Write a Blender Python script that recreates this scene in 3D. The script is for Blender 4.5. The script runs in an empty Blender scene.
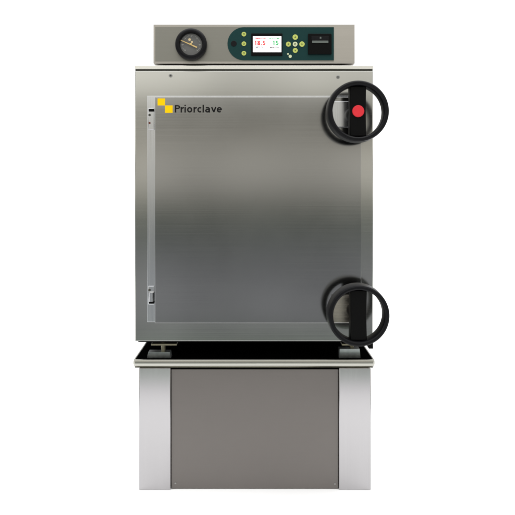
import bpy, bmesh, math
from mathutils import Vector, Matrix
sc = bpy.context.scene
col = sc.collection
D = 1.8; U = 0.0025; VX, VY = 254.0, 185.0; FLOOR_PY = 490.0
ZC = (FLOOR_PY - VY) * U

# survey helpers: a point measured on the plane at depth y, given in metres
def PX(px, y=0.0): return (px - VX) * U * (D + y) / D
def PZ(py, y=0.0): return ZC + (VY - py) * U * (D + y) / D

# ---------------------------------------------------------------- materials
def new_mat(name):
    m = bpy.data.materials.new(name); m.use_nodes = True
    nt = m.node_tree; b = nt.nodes['Principled BSDF']
    return m, nt, b

def steel(name, color, rough, streak=(2.0, 2.0, 900.0), amt=0.10, rvar=0.06, bump=0.02, metallic=1.0,
          smudge=0.0, aniso=0.0):
    m, nt, b = new_mat(name)
    b.inputs['Metallic'].default_value = metallic
    tc = nt.nodes.new('ShaderNodeTexCoord')
    mp = nt.nodes.new('ShaderNodeMapping'); mp.inputs['Scale'].default_value = streak
    nt.links.new(tc.outputs['Object'], mp.inputs['Vector'])
    n = nt.nodes.new('ShaderNodeTexNoise'); n.inputs['Scale'].default_value = 1.0
    n.inputs['Detail'].default_value = 5; n.inputs['Roughness'].default_value = 0.65
    nt.links.new(mp.outputs[0], n.inputs['Vector'])
    n2 = nt.nodes.new('ShaderNodeTexNoise'); n2.inputs['Scale'].default_value = 7.0
    n2.inputs['Detail'].default_value = 6
    nt.links.new(tc.outputs['Object'], n2.inputs['Vector'])
    ad = nt.nodes.new('ShaderNodeMath'); ad.operation = 'MULTIPLY_ADD'
    ad.inputs[1].default_value = smudge
    nt.links.new(n2.outputs['Fac'], ad.inputs[0]); nt.links.new(n.outputs['Fac'], ad.inputs[2])
    cr = nt.nodes.new('ShaderNodeMapRange')
    cr.inputs['From Min'].default_value = 0.3; cr.inputs['From Max'].default_value = 0.7 + smudge
    cr.inputs['To Min'].default_value = 1 - amt; cr.inputs['To Max'].default_value = 1 + amt
    nt.links.new(ad.outputs[0], cr.inputs['Value'])
    mx = nt.nodes.new('ShaderNodeVectorMath'); mx.operation = 'SCALE'
    mx.inputs[0].default_value = color[:3]
    nt.links.new(cr.outputs[0], mx.inputs['Scale'])
    nt.links.new(mx.outputs[0], b.inputs['Base Color'])
    rr = nt.nodes.new('ShaderNodeMapRange')
    rr.inputs['From Min'].default_value = 0.3; rr.inputs['From Max'].default_value = 0.7 + smudge
    rr.inputs['To Min'].default_value = rough - rvar; rr.inputs['To Max'].default_value = rough + rvar
    nt.links.new(ad.outputs[0], rr.inputs['Value']); nt.links.new(rr.outputs[0], b.inputs['Roughness'])
    if False:
        bp = nt.nodes.new('ShaderNodeBump'); bp.inputs['Strength'].default_value = bump
        bp.inputs['Distance'].default_value = 0.001
        nt.links.new(n.outputs['Fac'], bp.inputs['Height']); nt.links.new(bp.outputs[0], b.inputs['Normal'])
    return m

def plain(name, color, rough=0.4, metallic=0.0, emit=None, strength=0.0, var=0.06, spec=0.3):
    m, nt, b = new_mat(name)
    b.inputs['Specular IOR Level'].default_value = spec
    b.inputs['Roughness'].default_value = rough; b.inputs['Metallic'].default_value = metallic
    tc = nt.nodes.new('ShaderNodeTexCoord')
    n = nt.nodes.new('ShaderNodeTexNoise'); n.inputs['Scale'].default_value = 60.0; n.inputs['Detail'].default_value = 4
    nt.links.new(tc.outputs['Object'], n.inputs['Vector'])
    mr = nt.nodes.new('ShaderNodeMapRange')
    mr.inputs['To Min'].default_value = 1 - var; mr.inputs['To Max'].default_value = 1 + var
    nt.links.new(n.outputs['Fac'], mr.inputs['Value'])
    mx = nt.nodes.new('ShaderNodeVectorMath'); mx.operation = 'SCALE'; mx.inputs[0].default_value = color[:3]
    nt.links.new(mr.outputs[0], mx.inputs['Scale']); nt.links.new(mx.outputs[0], b.inputs['Base Color'])
    if emit:
        b.inputs['Emission Color'].default_value = (*emit, 1); b.inputs['Emission Strength'].default_value = strength
    return m

M = {}
M['frame'] = steel('brushed_steel_frame', (0.47, 0.47, 0.45), 0.13, (2, 2, 700), 0.05, 0.03, 0.008, smudge=.5)
M['door'] = steel('brushed_steel_door', (0.37, 0.37, 0.365), 0.125, (1.5, 1.5, 800), 0.11, 0.035, 0.008, smudge=.7)
M['strip'] = steel('bright_steel', (0.64, 0.65, 0.67), 0.18, (600, 2, 2), 0.06, 0.05, 0.02)
M['lid'] = steel('lid_steel', (0.78, 0.77, 0.73), 0.25, (2, 2, 500), 0.05)
M['housing'] = steel('console_steel_lit', (0.42, 0.395, 0.355), 0.40, (3, 3, 700), 0.05, smudge=.2)  # paler tone: the brighter reflection on the console front put into the colour
M['fascia_dim'] = steel('console_steel_dim', (0.245, 0.24, 0.212), 0.40, (3, 3, 700), 0.05, smudge=.2)  # darker copy of the console steel, duller reflection put into the colour
M['post'] = steel('stand_upright_steel', (0.43, 0.42, 0.428), 0.18, (500, 3, 3), 0.06, 0.03, 0.006, smudge=.6)
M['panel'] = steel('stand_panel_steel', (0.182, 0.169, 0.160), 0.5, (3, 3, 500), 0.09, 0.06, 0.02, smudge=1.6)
M['rim'] = steel('tray_rim_steel', (0.43, 0.425, 0.385), 0.25, (2, 2, 300), 0.06)
M['tray'] = plain('tray_shade', (0.0015, 0.0015, 0.0015), 0.6, spec=0)  # near-black: shade beneath the cabinet put into the colour
M['seal'] = plain('dark_gap', (0.06, 0.06, 0.05), 0.6, spec=.1)
M['black'] = plain('black_plastic', (0.003, 0.003, 0.004), 0.36, spec=.16)
M['black_matte'] = plain('black_moulded', (0.002, 0.002, 0.002), 0.45, spec=.08)
M['red'] = plain('red_plastic', (0.60, 0.03, 0.04), 0.4, spec=.15)
M['yellow'] = plain('yellow_print', (0.85, 0.52, 0.0), 0.6, var=.02, spec=.1)
M['ink'] = plain('black_print', (0.006, 0.006, 0.006), 0.6, spec=.1)
M['teal'] = plain('dark_teal_overlay', (0.006, 0.032, 0.031), 0.45, spec=.12)
M['keys'] = plain('yellow_green_key', (0.42, 0.47, 0.11), 0.5)
M['keyw'] = plain('pale_key', (0.52, 0.56, 0.36), 0.5)
M['keymark'] = plain('key_mark', (0.06, 0.09, 0.02), 0.5)
M['screen'] = plain('lit_screen', (0.8, 0.8, 0.82), 0.3, emit=(1, .985, 1), strength=0.62, var=.01)
M['tred'] = plain('screen_red', (0.55, 0.03, 0.03), 0.4, emit=(.7, .03, .03), strength=.35)
M['tgrn'] = plain('screen_green', (0.03, 0.35, 0.10), 0.4, emit=(.03, .45, .12), strength=.3)
M['tdark'] = plain('screen_dark', (0.06, 0.03, 0.03), 0.4)
M['dial'] = plain('dial_grey', (0.13, 0.13, 0.125), 0.5, spec=.1)
M['tick'] = plain('dial_marks', (0.32, 0.32, 0.30), 0.5)
M['gold'] = plain('gold_needle', (0.52, 0.37, 0.15), 0.4)
M['goldl'] = plain('pale_gold', (0.62, 0.50, 0.30), 0.4)
M['slot'] = plain('grey_slot', (0.10, 0.115, 0.105), 0.4)
M['foot'] = steel('foot_zinc', (0.40, 0.43, 0.43), 0.30, (60, 60, 60), 0.3, smudge=.4)
M['brass'] = plain('bolt_brass', (0.26, 0.24, 0.17), 0.35, 0.8)
M['tan'] = steel('warm_steel', (0.46, 0.42, 0.36), 0.25, (2, 2, 300), 0.05)
M['screw'] = plain('screw_steel', (0.30, 0.30, 0.29), 0.4, 1.0)
M['rust'] = plain('dark_red_screw', (0.12, 0.035, 0.02), 0.5)
M['white'] = plain('white_studio_floor', (0.88, 0.88, 0.88), 0.9, var=.005)

def glassmat():
    m, nt, b = new_mat('gauge_glass')
    b.inputs['Roughness'].default_value = 0.03; b.inputs['Transmission Weight'].default_value = 1.0
    b.inputs['IOR'].default_value = 1.15
    b.inputs['Base Color'].default_value = (0.97, 0.98, 0.98, 1)
    return m
M['glass'] = glassmat()

# ---------------------------------------------------------------- object helpers
def wloc(o):
    v = Vector((0, 0, 0))
    while o: v += o.location; o = o.parent
    return v
def empty(name, loc, label, cat):
    o = bpy.data.objects.new(name, None); col.objects.link(o); o.location = loc
    o.empty_display_size = 0.1; o['label'] = label; o['category'] = cat
    return o
def obj(name, bm, mat, parent=None, label=None, smooth=False, origin=None):
    """bm holds world coordinates; the object gets its origin at its own centre."""
    bmesh.ops.recalc_face_normals(bm, faces=bm.faces)
    if origin is None:
        lo = Vector([min(v.co[i] for v in bm.verts) for i in range(3)])
        hi = Vector([max(v.co[i] for v in bm.verts) for i in range(3)])
        origin = (lo + hi) / 2
    bmesh.ops.translate(bm, verts=bm.verts, vec=-Vector(origin))
    me = bpy.data.meshes.new(name); bm.to_mesh(me); bm.free()
    me.materials.append(mat)
    if smooth:
        me.shade_smooth() if hasattr(me, 'shade_smooth') else [setattr(p, 'use_smooth', True) for p in me.polygons]
        try: me.set_sharp_from_angle(angle=math.radians(35))
        except Exception: pass
        for p in me.polygons:
            if max(abs(c) for c in p.normal) > .99995: p.use_smooth = False
    o = bpy.data.objects.new(name, me); col.objects.link(o)
    if parent:
        o.parent = parent; o.location = Vector(origin) - wloc(parent)
    else: o.location = origin
    if label: o['label'] = label
    return o
def box(bm, x0, x1, y0, y1, z0, z1, bev=0.0, seg=2):
    r = bmesh.ops.create_cube(bm, size=1.0)
    vs = r['verts']
    for v in vs:
        v.co = Vector(((x0 + x1) / 2 + v.co.x * (x1 - x0), (y0 + y1) / 2 + v.co.y * (y1 - y0), (z0 + z1) / 2 + v.co.z * (z1 - z0)))
    if bev:
        es = list({e for v in vs for e in v.link_edges})
        bmesh.ops.bevel(bm, geom=es, offset=bev, segments=seg, profile=0.5, affect='EDGES')
    return bm
def pbox(px0, px1, py0, py1, yf, yb, bev=0.0, seg=2, bm=None):
    bm = bm or bmesh.new()
    return box(bm, PX(px0, yf), PX(px1, yf), yf, yb, PZ(py1, yf), PZ(py0, yf), bev, seg)
def revolve(bm, cx, cz, prof, n=96):
    """closed or open profile [(r,y)] turned about the Y axis through (cx,cz)"""
    rings = []
    for r, y in prof:
        if r < 1e-7: rings.append([bm.verts.new((cx, y, cz))])
        else: rings.append([bm.verts.new((cx + r * math.cos(2 * math.pi * i / n), y, cz + r * math.sin(2 * math.pi * i / n))) for i in range(n)])
    for a, b in zip(rings, rings[1:]):
        for i in range(n):
            j = (i + 1) % n
            if len(a) == 1 and len(b) == 1: continue
            if len(a) == 1: bm.faces.new((a[0], b[i], b[j]))
            elif len(b) == 1: bm.faces.new((a[i], a[j], b[0]))
            else: bm.faces.new((a[i], a[j], b[j], b[i]))
    return bm
def disc(cx, cz, r, yf, yb, bev=None, n=40, bm=None):
    bm = bm or bmesh.new()
    bev = r * .15 if bev is None else bev
    bev = min(bev, (yb - yf) * .5)
    return revolve(bm, cx, cz, [(0, yf), (r - bev, yf), (r - bev * .3, yf + bev * .3), (r, yf + bev), (r, yb), (0, yb)], n)
def poly(pts, yf, yb, bm=None):
    bm = bm or bmesh.new()
    f = [bm.verts.new((x, yf, z)) for x, z in pts]; b = [bm.verts.new((x, yb, z)) for x, z in pts]
    bm.faces.new(f); bm.faces.new(b[::-1]); n = len(pts)
    for i in range(n): bm.faces.new((f[i], b[i], b[(i + 1) % n], f[(i + 1) % n]))
    return bm
def text_bm(s, x0, x1, z0, capz, y, ext=0.0002, bold=0.0):
    """flat lettering: spans x0..x1, baseline z0, height of capitals capz"""
    cu = bpy.data.curves.new('t', 'FONT'); cu.body = s; cu.size = 1.0; cu.offset = bold; cu.extrude = 0
    cu.resolution_u = 4
    o = bpy.data.objects.new('t', cu); col.objects.link(o)
    bpy.context.view_layer.update()
    me = bpy.data.meshes.new_from_object(o.evaluated_get(bpy.context.evaluated_depsgraph_get()))
    bm = bmesh.new(); bm.from_mesh(me)
    bpy.data.objects.remove(o); bpy.data.curves.remove(cu); bpy.data.meshes.remove(me)
    xs = [v.co.x for v in bm.verts]; a, b = min(xs), max(xs)
    CAP = 0.73
    for v in bm.verts:
        v.co = Vector((x0 + (v.co.x - a) / (b - a) * (x1 - x0), y, z0 + v.co.y / CAP * capz))
    g = bmesh.ops.extrude_face_region(bm, geom=list(bm.faces))
    bmesh.ops.translate(bm, verts=[v for v in g['geom'] if isinstance(v, bmesh.types.BMVert)], vec=(0, ext, 0))
    return bm
def stroke_bm(word, x0, x1, zb_, cap, y, wt, ext=.0003):
    """lettering drawn from pen strokes on an em where capitals are 10 high and the pen is wt wide"""
    def arc(cx, cy, rx, ry, a, b, n=18):
        return [(cx + rx * math.cos(math.radians(a + (b - a) * i / n)), cy + ry * math.sin(math.radians(a + (b - a) * i / n))) for i in range(n + 1)]
    h = wt / 2; xh = 7.4 - h; ym = (xh + h) / 2; ry = (xh - h) / 2
    G = {'P': (6.6, [[(h, 0), (h, 10)], [(h, 10 - h), (3.2, 10 - h)] + arc(3.4, 7.35, 2.5, 2.65 - h, 90, -90) + [(h, 4.7 + h)]]),
         'r': (4.6, [[(h, 0), (h, 7.4)], arc(3.9, 3.6, 3.9 - h, xh - 3.6, 168, 84, 10)]),
         'i': (wt, [[(h, 0), (h, 7.4)], [(h, 8.7), (h, 10.3)]]),
         'l': (wt, [[(h, 0), (h, 10.4)]]),
         'o': (6.6, [arc(3.3, ym, 3.3 - h, ry, 0, 360, 36)]),
         'c': (5.6, [arc(3.3, ym, 3.3 - h, ry, 52, 308, 28)]),
         'a': (6.0, [[(.9, xh - .25), (1.6, xh)] + arc(3.3, 4.9, 2.7 - h, xh - 4.9, 100, 0, 12) + [(6.0 - h, 0)], [(6.0 - h, 4.25), (3, 4.2)] + arc(2.6, 2.45 , 2.6 - h, 2.45 - h, 90, 275, 18) + arc(2.9, 3.6, 3.1 - h, 3.6 - h, 280, 345, 8)]),
         'v': (6.6, [[(.75, 7.4), (3.3, .5)], [(3.3, .5), (5.85, 7.4)]]),
         'e': (6.6, [[(.9, ym), (6.6 - h, ym)] , arc(3.3, ym, 3.3 - h, ry, 0, 312, 30)]),
         '1': (4.6, [[(2.8, 0), (2.8, 10)], [(2.6, 9.4), (.6, 8.6)]]),
         '8': (6.6, [arc(3.3, 7.5, 2.9 - h, 2.5 - h, 0, 360, 28), arc(3.3, 2.75, 3.3 - h, 2.75 - h, 0, 360, 28)]),
         '5': (6.2, [[(5.6, 10 - h), (.6 + h, 10 - h), (.6 + h, 5.4)], arc(2.6, 3.2, 3.4 - h, 3.2 - h, 115, -140, 26)]),
         '.': (wt, [[(h, 0), (h, wt)]])}
    gap = {'P': .7, 'r': .2, 'v': .5, 'c': 1.0}
    tot = 0; pos = []
    for ch in word:
        pos.append(tot); tot += G[ch][0] + gap.get(ch, 1.5)
    tot -= gap.get(word[-1], 1.5)
    sx = (x1 - x0) / tot; sz = cap / 10.0
    bm = bmesh.new(); k = 0
    for ch, p in zip(word, pos):
        for st in G[ch][1]:
            n = len(st); closed = (abs(st[0][0] - st[-1][0]) + abs(st[0][1] - st[-1][1])) < 1e-6
            Lp, Rp = [], []
            for i in range(n):
                a = Vector(st[i - 1]) if i else (Vector(st[-2]) if closed else None)
                b = Vector(st[i]); c = Vector(st[i + 1]) if i < n - 1 else (Vector(st[1]) if closed else None)
                d1 = (b - a).normalized() if a is not None else None
                d2 = (c - b).normalized() if c is not None else None
                if d1 is None: t = d2; m = 1
                elif d2 is None: t = d1; m = 1
                else: t = (d1 + d2).normalized(); m = 1 / max(.5, t.dot(d1))
                nn = Vector((-t.y, t.x)) * h * m
                Lp.append(b + nn); Rp.append(b - nn)
            yy = y - k * 8e-6; k += 1
            tr = lambda v, q: bm.verts.new((x0 + (p + v.x) * sx, q, zb_ + v.y * sz))
            lf = [tr(v, yy) for v in Lp]; rf = [tr(v, yy) for v in Rp]
            lb = [tr(v, yy + ext) for v in Lp]; rb = [tr(v, yy + ext) for v in Rp]
            for i in range(n - 1):
                bm.faces.new((lf[i], lf[i + 1], rf[i + 1], rf[i])); bm.faces.new((lb[i], rb[i], rb[i + 1], lb[i + 1]))
                bm.faces.new((lf[i], lb[i], lb[i + 1], lf[i + 1])); bm.faces.new((rf[i], rf[i + 1], rb[i + 1], rb[i]))
            if not closed:
                for q in (0, -1): bm.faces.new((lf[q], rf[q], rb[q], lb[q]))
    return bm
def pstroke(s, px0, px1, pbase, capp, y, wt, **k):
    return stroke_bm(s, PX(px0, y), PX(px1, y), PZ(pbase, y), capp * U * (D + y) / D, y, wt, **k)
def ptext(s, px0, px1, pbase, capp, y, **k):
    return text_bm(s, PX(px0, y), PX(px1, y), PZ(pbase, y), capp * U * (D + y) / D, y, **k)
def L(p, y): return p * U * (D + y) / D

# ---------------------------------------------------------------- setting
bm = bmesh.new()
box(bm, -6, 6, -1.0, 9, -0.02, 0.0)
fl = obj('floor', bm, M['white']); fl['kind'] = 'structure'

# ================================================================ STAND
stand = empty('stand', (0, 0.27, 0), 'stainless steel floor stand with shallow drip tray under the steriliser', 'stand')
for (a, b, tag_) in ((139, 170.6, 0), (338.9, 370.8, 1)):
    bm = bmesh.new()
    box(bm, PX(a), PX(b), 0.0, 0.52, 0.0, PZ(368.2), 0.0015)
    obj('upright', bm, M['post'], stand, label='bright steel upright with a lilac sheen' if not tag_ else 'bright steel upright with a pinkish sheen', smooth=True)
bm = bmesh.new()
# centre panel: its left edge leans a little, as in the picture
y = 0.006
poly([(PX(171.2), 0.0008), (PX(338.3), 0.0008), (PX(338.3), PZ(370.0)), (PX(171.2), PZ(370.0))], y, 0.03, bm)
panel = obj('front_panel', bm, M['panel'], stand)
for (a, b) in ((175.2, 484.2), (335.2, 484.8)):
    obj('screw', disc(PX(a), PZ(b), .0022, y - .0012, y + .001), M['screw'], panel)
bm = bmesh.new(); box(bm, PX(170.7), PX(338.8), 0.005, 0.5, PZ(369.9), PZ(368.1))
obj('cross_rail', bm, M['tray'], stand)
bm = bmesh.new(); box(bm, PX(170.7), PX(338.8), 0.49, 0.515, 0.001, PZ(370.1))
obj('back_panel', bm, M['panel'], stand)
# drip tray: rolled front rim, thin side and back rims, pan with shade in its colour
zt, zb = PZ(359.6, -.012), PZ(367.8, -.012)
def sweep_rim():
    """rim profile swept round three sides and the back as mitred loops"""
    xo0, xo1 = PX(133.0, -.012), PX(375.0, -.012); yo0, yo1 = -.012, 0.54
    prof = [(0.0045, zb + .0006), (.0022, zb + .0028), (.0004, zb + (zt - zb) * .36), (-.0, zb + (zt - zb) * .5), (.0006, zt - .003), (.0016, zt - .0006), (.0030, zt), (.0042, zt - .0012), (.0044, zt - .006), (.010, zt - .008), (.010, zb), (.0015, zb)]
    bm = bmesh.new(); loops = []
    for inset, z in prof:
        x0, x1, a, b = xo0 + inset, xo1 - inset, yo0 + inset, yo1 - inset
        c = .004
        pts = [(x0 + c, a), (x1 - c, a), (x1, a + c), (x1, b - c), (x1 - c, b), (x0 + c, b), (x0, b - c), (x0, a + c)]
        loops.append([bm.verts.new((p[0], p[1], z)) for p in pts])
    n = 8
    for k in range(len(loops)):
        a, b = loops[k], loops[(k + 1) % len(loops)]
        for i in range(n):
            bm.faces.new((a[i], a[(i + 1) % n], b[(i + 1) % n], b[i]))
    return bm
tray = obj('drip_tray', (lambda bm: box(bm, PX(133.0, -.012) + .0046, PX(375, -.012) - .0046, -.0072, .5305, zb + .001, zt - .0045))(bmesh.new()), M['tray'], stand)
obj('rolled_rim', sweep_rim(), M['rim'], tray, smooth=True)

# ================================================================ STERILISER
root = empty('steriliser', (0, 0.3, PZ(359.6) - .004), 'square stainless steel laboratory steriliser with its door shut, on the stand', 'autoclave')
ZB, ZT = PZ(341.3), PZ(70.8)
bm = bmesh.new(); box(bm, PX(135), PX(373), 0.0, 0.60, ZB, ZT, 0.0016, 3)
body = obj('cabinet', bm, M['frame'], root, smooth=True)
bm = bmesh.new(); box(bm, PX(135.3), PX(372.7), 0.001, 0.597, ZT + .0001, PZ(69.2))
obj('lid_gap', bm, M['seal'], body)
bm = bmesh.new(); box(bm, PX(134.8), PX(373.2), -0.002, 0.602, PZ(69.15), PZ(65.6), 0.0006, 2)
obj('lid', bm, M['lid'], root, smooth=True)
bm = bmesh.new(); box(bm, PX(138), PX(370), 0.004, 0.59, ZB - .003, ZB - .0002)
obj('underside', bm, M['tray'], body)  # sheet coloured black so that the gap below reflects dark
for (a, b) in ((170.6, 75.6), (338, 77.0)):
    s = disc(PX(a), PZ(b), .0046, -.0016, .001)
    so = obj('screw', s, M['screw'], body, smooth=True)
    pbox(a - 1.0, a + 1.0, b - .2, b + .2, -.0019, -.0017, bm=(sl := bmesh.new())); pbox(a - .2, a + .2, b - 1.0, b + 1.0, -.0020, -.0017, bm=sl)
    obj('screw_slot', sl, M['black_matte'], body)
    bm = bmesh.new(); box(bm, PX(a) - .0026, PX(a) + .0026, -.0018, -.0012, PZ(b) - .0005, PZ(b) + .0005)
    box(bm, PX(a) - .0005, PX(a) + .0005, -.0019, -.0012, PZ(b) - .0026, PZ(b) + .0026)
    bm.free()
# feet
def foot(px0, px1, ptop, slope, mat):
    y = .022
    bm = bmesh.new(); zb_ = zt - .0044
    x0, x1 = PX(px0, y), PX(px1, y); z1 = PZ(ptop, y)
    poly([(x0, zb_), (x1, zb_), (x1 - slope, z1), (x0 + slope, z1)], y, y + .028, bm)
    f = obj('foot', bm, mat, root)
    bm = bmesh.new(); box(bm, (x0 + x1) / 2 - .02, (x0 + x1) / 2 + .045, y + .0, y + .045, ZB - .016, ZB - .011, .001)
    obj('mounting_plate', bm, M['brass'], f)
    bm = bmesh.new(); cx = (x0 + x1) / 2 + .008
    r = bmesh.ops.create_cone(bm, cap_ends=True, segments=20, radius1=.006, radius2=.006, depth=max(.004, ZB - .0033 - z1))
    bmesh.ops.translate(bm, verts=r['verts'], vec=(cx, y + .026, (z1 + ZB - .0033) / 2))
    obj('bolt', bm, M['brass'], f, smooth=True)
foot(147, 171, 352.2, .003, M['foot'])
foot(339, 360.5, 349.0, .002, M['foot'])
bm = bmesh.new(); box(bm, PX(369), PX(373.2), .002, .03, PZ(349), ZB - .0003, .0008)
box(bm, PX(366), PX(369.1), .004, .028, PZ(345), ZB - .0004, .0005)
obj('bracket', bm, M['black_matte'], root)

# door: thin flange behind, slab in front
YF = -.012; YD = -.034
fl_ = pbox(147.2, 359.5, 95.9, 322.0, YF, -.0005, .0005, 2)
flange = obj('door_flange', fl_, M['strip'], root, smooth=True)
door = obj('door', pbox(155, 361.2, 97.2, 323, YD, YF - .0003, .0006, 2), M['door'], root, smooth=True)
# maker's mark
bm = bmesh.new(); yl = YD - .0004
for (a, b, c, d) in ((157.6, 165.0, 98.4, 105.4), (165.0, 172.6, 105.4, 112.8)):
    pbox(a, b, c, d, yl, YD - .00005, bm=bm)
obj('emblem', bm, M['yellow'], door)
obj('lettering', pstroke('Priorclave', 174.8, 222.0, 112.5, 7.4, yl, 1.75), M['ink'], door)

# hinges on the left strip
def hinge(p0, p1, upper):
    yh = YF - .003
    h = obj('hinge', pbox(148.2, 154.2, p0, p1, yh, YF - .0002, .0012), M['strip'], door, smooth=True)
    cz = [(p0 + p1) / 2 - 4, (p0 + p1) / 2 + 4] if upper else [p0 + 4]
    for k, c in enumerate(cz):
        obj('hinge_screw', disc(PX(149.6, yh), PZ(c, yh), .0030 if k == 0 else .0026, yh - .0012, yh, n=24), M['seal'] if k == 0 else M['rust'], h, smooth=True)
    if upper:
        obj('hinge_pin', pbox(148.6, 154.0, p0 + .8, p0 + 3.4, yh - .003, yh - .0001, .0008), M['black_matte'], h)
    else:
        bm = bmesh.new(); r = bmesh.ops.create_cone(bm, cap_ends=True, segments=24, radius1=.0065, radius2=.0065, depth=.022)
        bmesh.ops.translate(bm, verts=r['verts'], vec=(PX(151.6, yh), yh - .0068, PZ(p1 - 8, yh)))
        obj('knuckle', bm, M['strip'], h, smooth=True)
        obj('hinge_pin', pbox(148.6, 154.0, p1 - 3.4, p1 - .8, yh - .006, yh - .0001, .0008), M['black_matte'], h)
hinge(108, 130, True); hinge(286, 304.5, False)

# latch plates and handwheels
def wheel(pcx, pcy, latch, red):
    y1 = -.130; y0 = -.086
    cx, cz = PX(pcx, y1), PZ(pcy, y1)
    R = L(30.7, y1); r = L(25.8, y1); B = L(31.3, y1)
    lp = obj('latch_plate', pbox(latch[0], latch[1], latch[2], latch[3], YD - .014, YD - .0003, .0010, 2), M['strip'] if red else M['tan'], door, smooth=True)
    # rim
    def prof(c):
        return [(R - .0035, y1 + .0), (R - .001, y1 + .0012), (R, y1 + .004), ((R + B) / 2, (y0 + y1) / 2), (B, y0 - .004), (B - .001, y0 - .0012), (B - .0035, y0),
                (r + .0035, y0), (r + .001, y0 - .0012), (r, y0 - .004), (r, y1 + .004), (r + .001, y1 + .0012), (r + .0035, y1), (R - .0035, y1)]
    bm = revolve(bmesh.new(), cx, cz, prof(0), 128)
    bmesh.ops.remove_doubles(bm, verts=bm.verts, dist=1e-6)
    hw = obj('handwheel', bm, M['black'], root, smooth=True, label='black handwheel with a red centre button' if red else 'lower black handwheel without a button')
    # grip bar across the wheel, a little waisted
    w = L(8.3, y1); h = math.sqrt((r + .0015) ** 2 - w * w); h2 = r + .001
    pts = []
    for s in (1, -1):
        arc = [(cx + s * w * (1 - .06 * (1 - abs(t))), cz + s * t * h) for t in (-1, -.5, 0, .5, 1)]
        pts += arc
    gb = bmesh.new()
    fr = [gb.verts.new((p[0], y1 + .008, p[1])) for p in pts]
    bk = [gb.verts.new((p[0], y0 - .004, p[1])) for p in pts]
    gb.faces.new(fr); gb.faces.new(bk[::-1])
    for i in range(10): gb.faces.new((fr[i], bk[i], bk[(i + 1) % 10], fr[(i + 1) % 10]))
    bmesh.ops.recalc_face_normals(gb, faces=gb.faces)
    bmesh.ops.bevel(gb, geom=[e for e in gb.edges if all(v in fr for v in e.verts)], offset=.0022, segments=3, profile=.5, affect='EDGES')
    obj('grip_bar', gb, M['black_matte'], hw, smooth=True)
    obj('hub', disc(cx, cz, .019, y0 - .0038, YD - .0005, .002), M['black_matte'], hw, smooth=True)
    if red:
        obj('red_button', disc(cx, cz, L(6.0, y1), y1 + .004, y1 + .0079, .0012, 48), M['red'], hw, smooth=True)
wheel(358.6, 110.9, (332.5, 364.5, 101.2, 127.0), True)
wheel(359.2, 316.2, (332.5, 364.5, 296.0, 322.4), False)

# ---------------------------------------------------------------- console on top
yc = -.004
house = bmesh.new(); box(house, PX(153.5, yc), PX(354.6, yc), yc, .36, PZ(63.6, yc), PZ(24.2, yc), .0012, 3)
cons = obj('console', house, M['housing'], root, smooth=True, label='low steel control console bolted to the top')
bm = bmesh.new(); box(bm, PX(162), PX(342.6), .012, .34, PZ(65.55), PZ(63.6, yc) - .0001)
obj('plinth', bm, M['seal'], cons)
obj('fascia_dim', pbox(155.2, 333.8, 27.0, 61.2, yc - .0012, yc - .0001), M['fascia_dim'], cons)  # added plate that carries the darker reflected tone of the front
# teal overlay with half-round left end
yo = yc - .0026
x0, x1 = PX(227.5, yo), PX(333.9, yo); za, zb2 = PZ(60.2, yo), PZ(27.2, yo); rr = (zb2 - za) / 2; cz = (za + zb2) / 2
pts = [(x1, za), (x1, zb2)] + [(x0 + rr - rr * math.sin(t), cz + rr * math.cos(t)) for t in [math.pi * i / 32 for i in range(33)]]
ov = obj('control_panel', poly(pts, yo, yc - .0013), M['teal'], root)
def K(px, py): return PX(px, yo), PZ(py, yo)
x, z = K(233.8, 43.6); obj('sensor_window', disc(x, z, L(2.9, yo), yo - .001, yo - .00005), M['black'], ov, smooth=True)
tri = lambda x, z, s, a: [(x + s * math.cos(a + k * 2 * math.pi / 3), z + s * math.sin(a + k * 2 * math.pi / 3)) for k in range(3)]
def key(px, py, r, mat, mark=None):
    x, z = K(px, py)
    k = obj('key', disc(x, z, L(r, yo), yo - .0012, yo - .00005, .0004), mat, ov, smooth=True)
    ym = yo - .0014
    if mark == 'o':
        bm = revolve(bmesh.new(), x, z, [(.0024, ym), (.0015, ym), (.0015, ym + .0002), (.0024, ym + .0002), (.0024, ym)], 24)
    elif mark == 'i': bm = box(bmesh.new(), x - .0006, x + .0006, ym, ym + .0003, z - .0024, z + .0024)
    elif mark is not None: bm = poly(tri(x, z, .0026, mark), ym, ym + .0003)
    else: return
    obj('symbol', bm, M['keymark'], k)
for p in (34.2, 43.8, 53.3): key(243.9, p, 2.3, M['keys'], 'o')
key(295.2, 37.2, 2.7, M['keys'], math.pi / 2); key(295.2, 50.5, 2.5, M['keys'], -math.pi / 2)
key(288.4, 44.2, 2.5, M['keys'], math.pi); key(302.0, 44.2, 2.7, M['keys'], 0.0)
key(295.1, 44.2, 2.4, M['keyw'], 'o')
key(290.2, 56.4, 1.6, M['keyw']); key(288.0, 54.0, .9, M['keyw'])
# display
disp = obj('display', pbox(251.2, 282.4, 33.4, 55.7, yo - .0016, yo - .00005, .0006), M['black_matte'], ov)
ys = yo - .0019
scr = obj('screen', pbox(253.0, 281.3, 36.3, 52.2, ys, yo - .00165), M['screen'], ov)
yt = ys - .0002
def jt(lst, mat, nm):
    bm = bmesh.new()
    for (s, a, b, c, d, bo) in lst:
        t = pstroke(s, a, b, c, d, yt, 2.1, ext=.00015) if s[0] == '1' else ptext(s, a, b, c, d, yt, ext=.00015, bold=.03); me = bpy.data.meshes.new('tmp'); t.to_mesh(me); t.free(); bm.from_mesh(me); bpy.data.meshes.remove(me)
    obj(nm, bm, mat, ov)
jt([('18.5', 254.5, 265.4, 45.2, 4.6, .012), ('TEMPERATURE', 254.6, 265.6, 39.2, 1.5, 0)], M['tred'], 'red_reading')
jt([('15', 272.6, 278.6, 45.2, 4.6, .012), ('HOLD TIME', 269.2, 279.6, 39.2, 1.4, 0)], M['tgrn'], 'green_reading')
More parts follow.
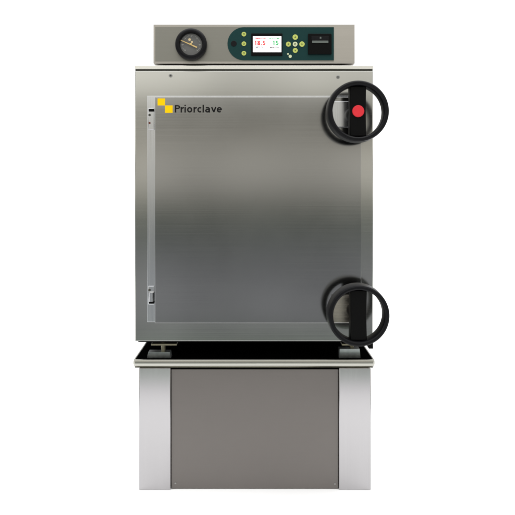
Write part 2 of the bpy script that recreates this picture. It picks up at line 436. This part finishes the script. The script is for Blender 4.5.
jt([('SET °C', 255.6, 263.6, 47.9, 1.4, 0), ('MINUTES', 270.0, 278.6, 47.9, 1.4, 0)], M['tdark'], 'small_print')
# printer slot / switch
sw = obj('printer', pbox(308.0, 331.6, 33.6, 54.3, yo - .004, yo - .00005, .0014, 3), M['black_matte'], root, label='small black printer unit with a grey paper slot', smooth=True)
obj('paper_slot', pbox(312.0, 328.4, 40.6, 43.0, yo - .0052, yo - .0041, .0004), M['slot'], sw)
bm = pbox(311.5, 328.8, 36.0, 39.8, yo - .0046, yo - .0041, .0002)
obj('cover', bm, M['black'], sw)
obj('catch', pbox(319.8, 321.4, 36.8, 38.6, yo - .0051, yo - .0047), M['slot'], sw)

# gauge
gx, gz = 190.8, 43.6
yg = yc - .020
cx, cz = PX(gx, yg), PZ(gz, yg)
Rg = L(15.9, yg)
bm = revolve(bmesh.new(), cx, cz, [(Rg - .012, yc - .0098), (Rg - .0115, yg + .004), (Rg - .0098, yg + .0005), (Rg - .0075, yg), (Rg - .003, yg + .0008), (Rg - .0006, yg + .003), (Rg, yg + .006), (Rg, yc - .0014), (Rg - .012, yc - .0014), (Rg - .012, yc - .0098)], 96)
bmesh.ops.remove_doubles(bm, verts=bm.verts, dist=1e-6)
ga = obj('pressure_gauge', bm, M['black'], root, smooth=True)
yd = yc - .010
obj('dial', disc(cx, cz, Rg - .0121, yd, yc - .0015, .0002, 64), M['dial'], ga, smooth=True)
bm = bmesh.new(); rd = Rg - .0125
for i in range(31):
    a = math.radians(225 - i * 9); w = .0004 if i % 5 else .0007; ln = .003 if i % 5 else .005
    u = Vector((math.cos(a), math.sin(a))); n_ = Vector((-u.y, u.x)); c0 = Vector((cx, cz))
    q = [c0 + u * (rd - .003) + n_ * w, c0 + u * (rd - .003) - n_ * w, c0 + u * (rd - .003 - ln) - n_ * w, c0 + u * (rd - .003 - ln) + n_ * w]
    poly([(p.x, p.y) for p in q], yd - .0003, yd - .00003, bm)
obj('scale_marks', bm, M['tick'], ga)
bm = bmesh.new()
a = Vector((PX(179.6, yg), PZ(39.2, yg))); b = Vector((PX(196.8, yg), PZ(46.9, yg))); u = (b - a).normalized(); n_ = Vector((-u.y, u.x))
q = [a, a + u * .004 + n_ * .0009, b + n_ * .0017, b - n_ * .0017, a + u * .004 - n_ * .0009]
poly([(p.x, p.y) for p in q], yd - .0035, yd - .0025, bm)
obj('needle', bm, M['gold'], ga)
bm = disc(PX(190.7, yg), PZ(43.6, yg), .0028, yd - .0045, yd - .0003, n=24)
obj('spindle', bm, M['gold'], ga, smooth=True)
bm = disc(PX(189.2, yg), PZ(38.8, yg), .0034, yd - .0006, yd - .00004, n=24)
disc(PX(191.6, yg), PZ(41.2, yg), .0026, yd - .0006, yd - .00004, n=24, bm=bm)
obj('dial_badge', bm, M['goldl'], ga)

# ---------------------------------------------------------------- light: made-up surroundings for the steel to mirror, one added lamp
w = bpy.data.worlds.new('World'); sc.world = w; w.use_nodes = True
nt = w.node_tree; bg = nt.nodes['Background']
tc = nt.nodes.new('ShaderNodeTexCoord'); sp = nt.nodes.new('ShaderNodeSeparateXYZ')
nt.links.new(tc.outputs['Generated'], sp.inputs[0])
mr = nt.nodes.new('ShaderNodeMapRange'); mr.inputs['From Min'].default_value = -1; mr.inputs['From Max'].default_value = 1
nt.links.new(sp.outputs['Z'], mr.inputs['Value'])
rp = nt.nodes.new('ShaderNodeValToRGB'); cr = rp.color_ramp  # invented light and dark bands, placed by height for the steel to reflect
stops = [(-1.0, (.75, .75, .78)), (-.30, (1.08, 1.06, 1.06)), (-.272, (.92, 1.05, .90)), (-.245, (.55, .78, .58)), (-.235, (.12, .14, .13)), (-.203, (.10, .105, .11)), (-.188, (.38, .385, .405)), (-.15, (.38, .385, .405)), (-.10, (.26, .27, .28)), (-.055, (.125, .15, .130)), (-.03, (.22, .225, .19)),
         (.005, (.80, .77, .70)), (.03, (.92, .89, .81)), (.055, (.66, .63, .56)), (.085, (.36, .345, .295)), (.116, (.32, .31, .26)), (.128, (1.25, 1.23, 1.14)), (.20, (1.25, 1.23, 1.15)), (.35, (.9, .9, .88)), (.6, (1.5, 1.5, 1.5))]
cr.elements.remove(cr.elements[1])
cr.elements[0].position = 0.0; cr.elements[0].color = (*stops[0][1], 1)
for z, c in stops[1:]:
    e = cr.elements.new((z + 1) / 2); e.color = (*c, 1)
nt.links.new(mr.outputs[0], rp.inputs['Fac'])
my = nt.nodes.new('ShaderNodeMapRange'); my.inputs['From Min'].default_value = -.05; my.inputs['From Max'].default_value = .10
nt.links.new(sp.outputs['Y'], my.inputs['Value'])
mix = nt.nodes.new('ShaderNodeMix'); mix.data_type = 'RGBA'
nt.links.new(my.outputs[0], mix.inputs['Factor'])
# noise added to the unseen surroundings, for uneven reflections in the steel
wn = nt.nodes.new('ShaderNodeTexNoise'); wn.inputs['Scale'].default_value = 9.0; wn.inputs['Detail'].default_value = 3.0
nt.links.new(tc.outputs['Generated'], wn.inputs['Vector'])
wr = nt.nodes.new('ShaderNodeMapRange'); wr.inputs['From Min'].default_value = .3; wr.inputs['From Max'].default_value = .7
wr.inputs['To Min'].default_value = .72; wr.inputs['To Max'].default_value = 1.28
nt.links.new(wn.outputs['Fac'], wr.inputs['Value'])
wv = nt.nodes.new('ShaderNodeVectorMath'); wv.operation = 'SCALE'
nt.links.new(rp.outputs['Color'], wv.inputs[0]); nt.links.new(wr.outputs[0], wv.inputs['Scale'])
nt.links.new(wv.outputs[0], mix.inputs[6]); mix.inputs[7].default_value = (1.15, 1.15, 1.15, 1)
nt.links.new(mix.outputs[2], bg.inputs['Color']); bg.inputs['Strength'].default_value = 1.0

def area(name, loc, tgt, sx, sy, power):
    l = bpy.data.lights.new(name, 'AREA'); l.shape = 'RECTANGLE'; l.size = sx; l.size_y = sy; l.energy = power
    o = bpy.data.objects.new(name, l); col.objects.link(o); o.location = loc
    o.rotation_euler = (Vector(tgt) - Vector(loc)).to_track_quat('-Z', 'Y').to_euler()
    return o
area('added_overhead_fill', (0, -.2, 3.2), (0, -.2, 0), 3.4, 3.4, 105)  # unseen lamp, added to keep the floor white

cam = bpy.data.cameras.new('camera'); co = bpy.data.objects.new('camera', cam); col.objects.link(co)
co.location = (0, -D, ZC); co.rotation_euler = (math.radians(90), 0, 0)
cam.sensor_width = 36; cam.lens = 36 * D / (515 * U)
cam.shift_x = (257.5 - VX) / 515; cam.shift_y = -(257.5 - VY) / 515
cam.clip_end = 200; cam.clip_start = .05
sc.camera = co
sc.render.resolution_x = 1024; sc.render.resolution_y = 1024
sc.view_settings.view_transform = 'Standard'; sc.view_settings.look = 'None'
sc.view_settings.exposure = 0; sc.view_settings.gamma = 1
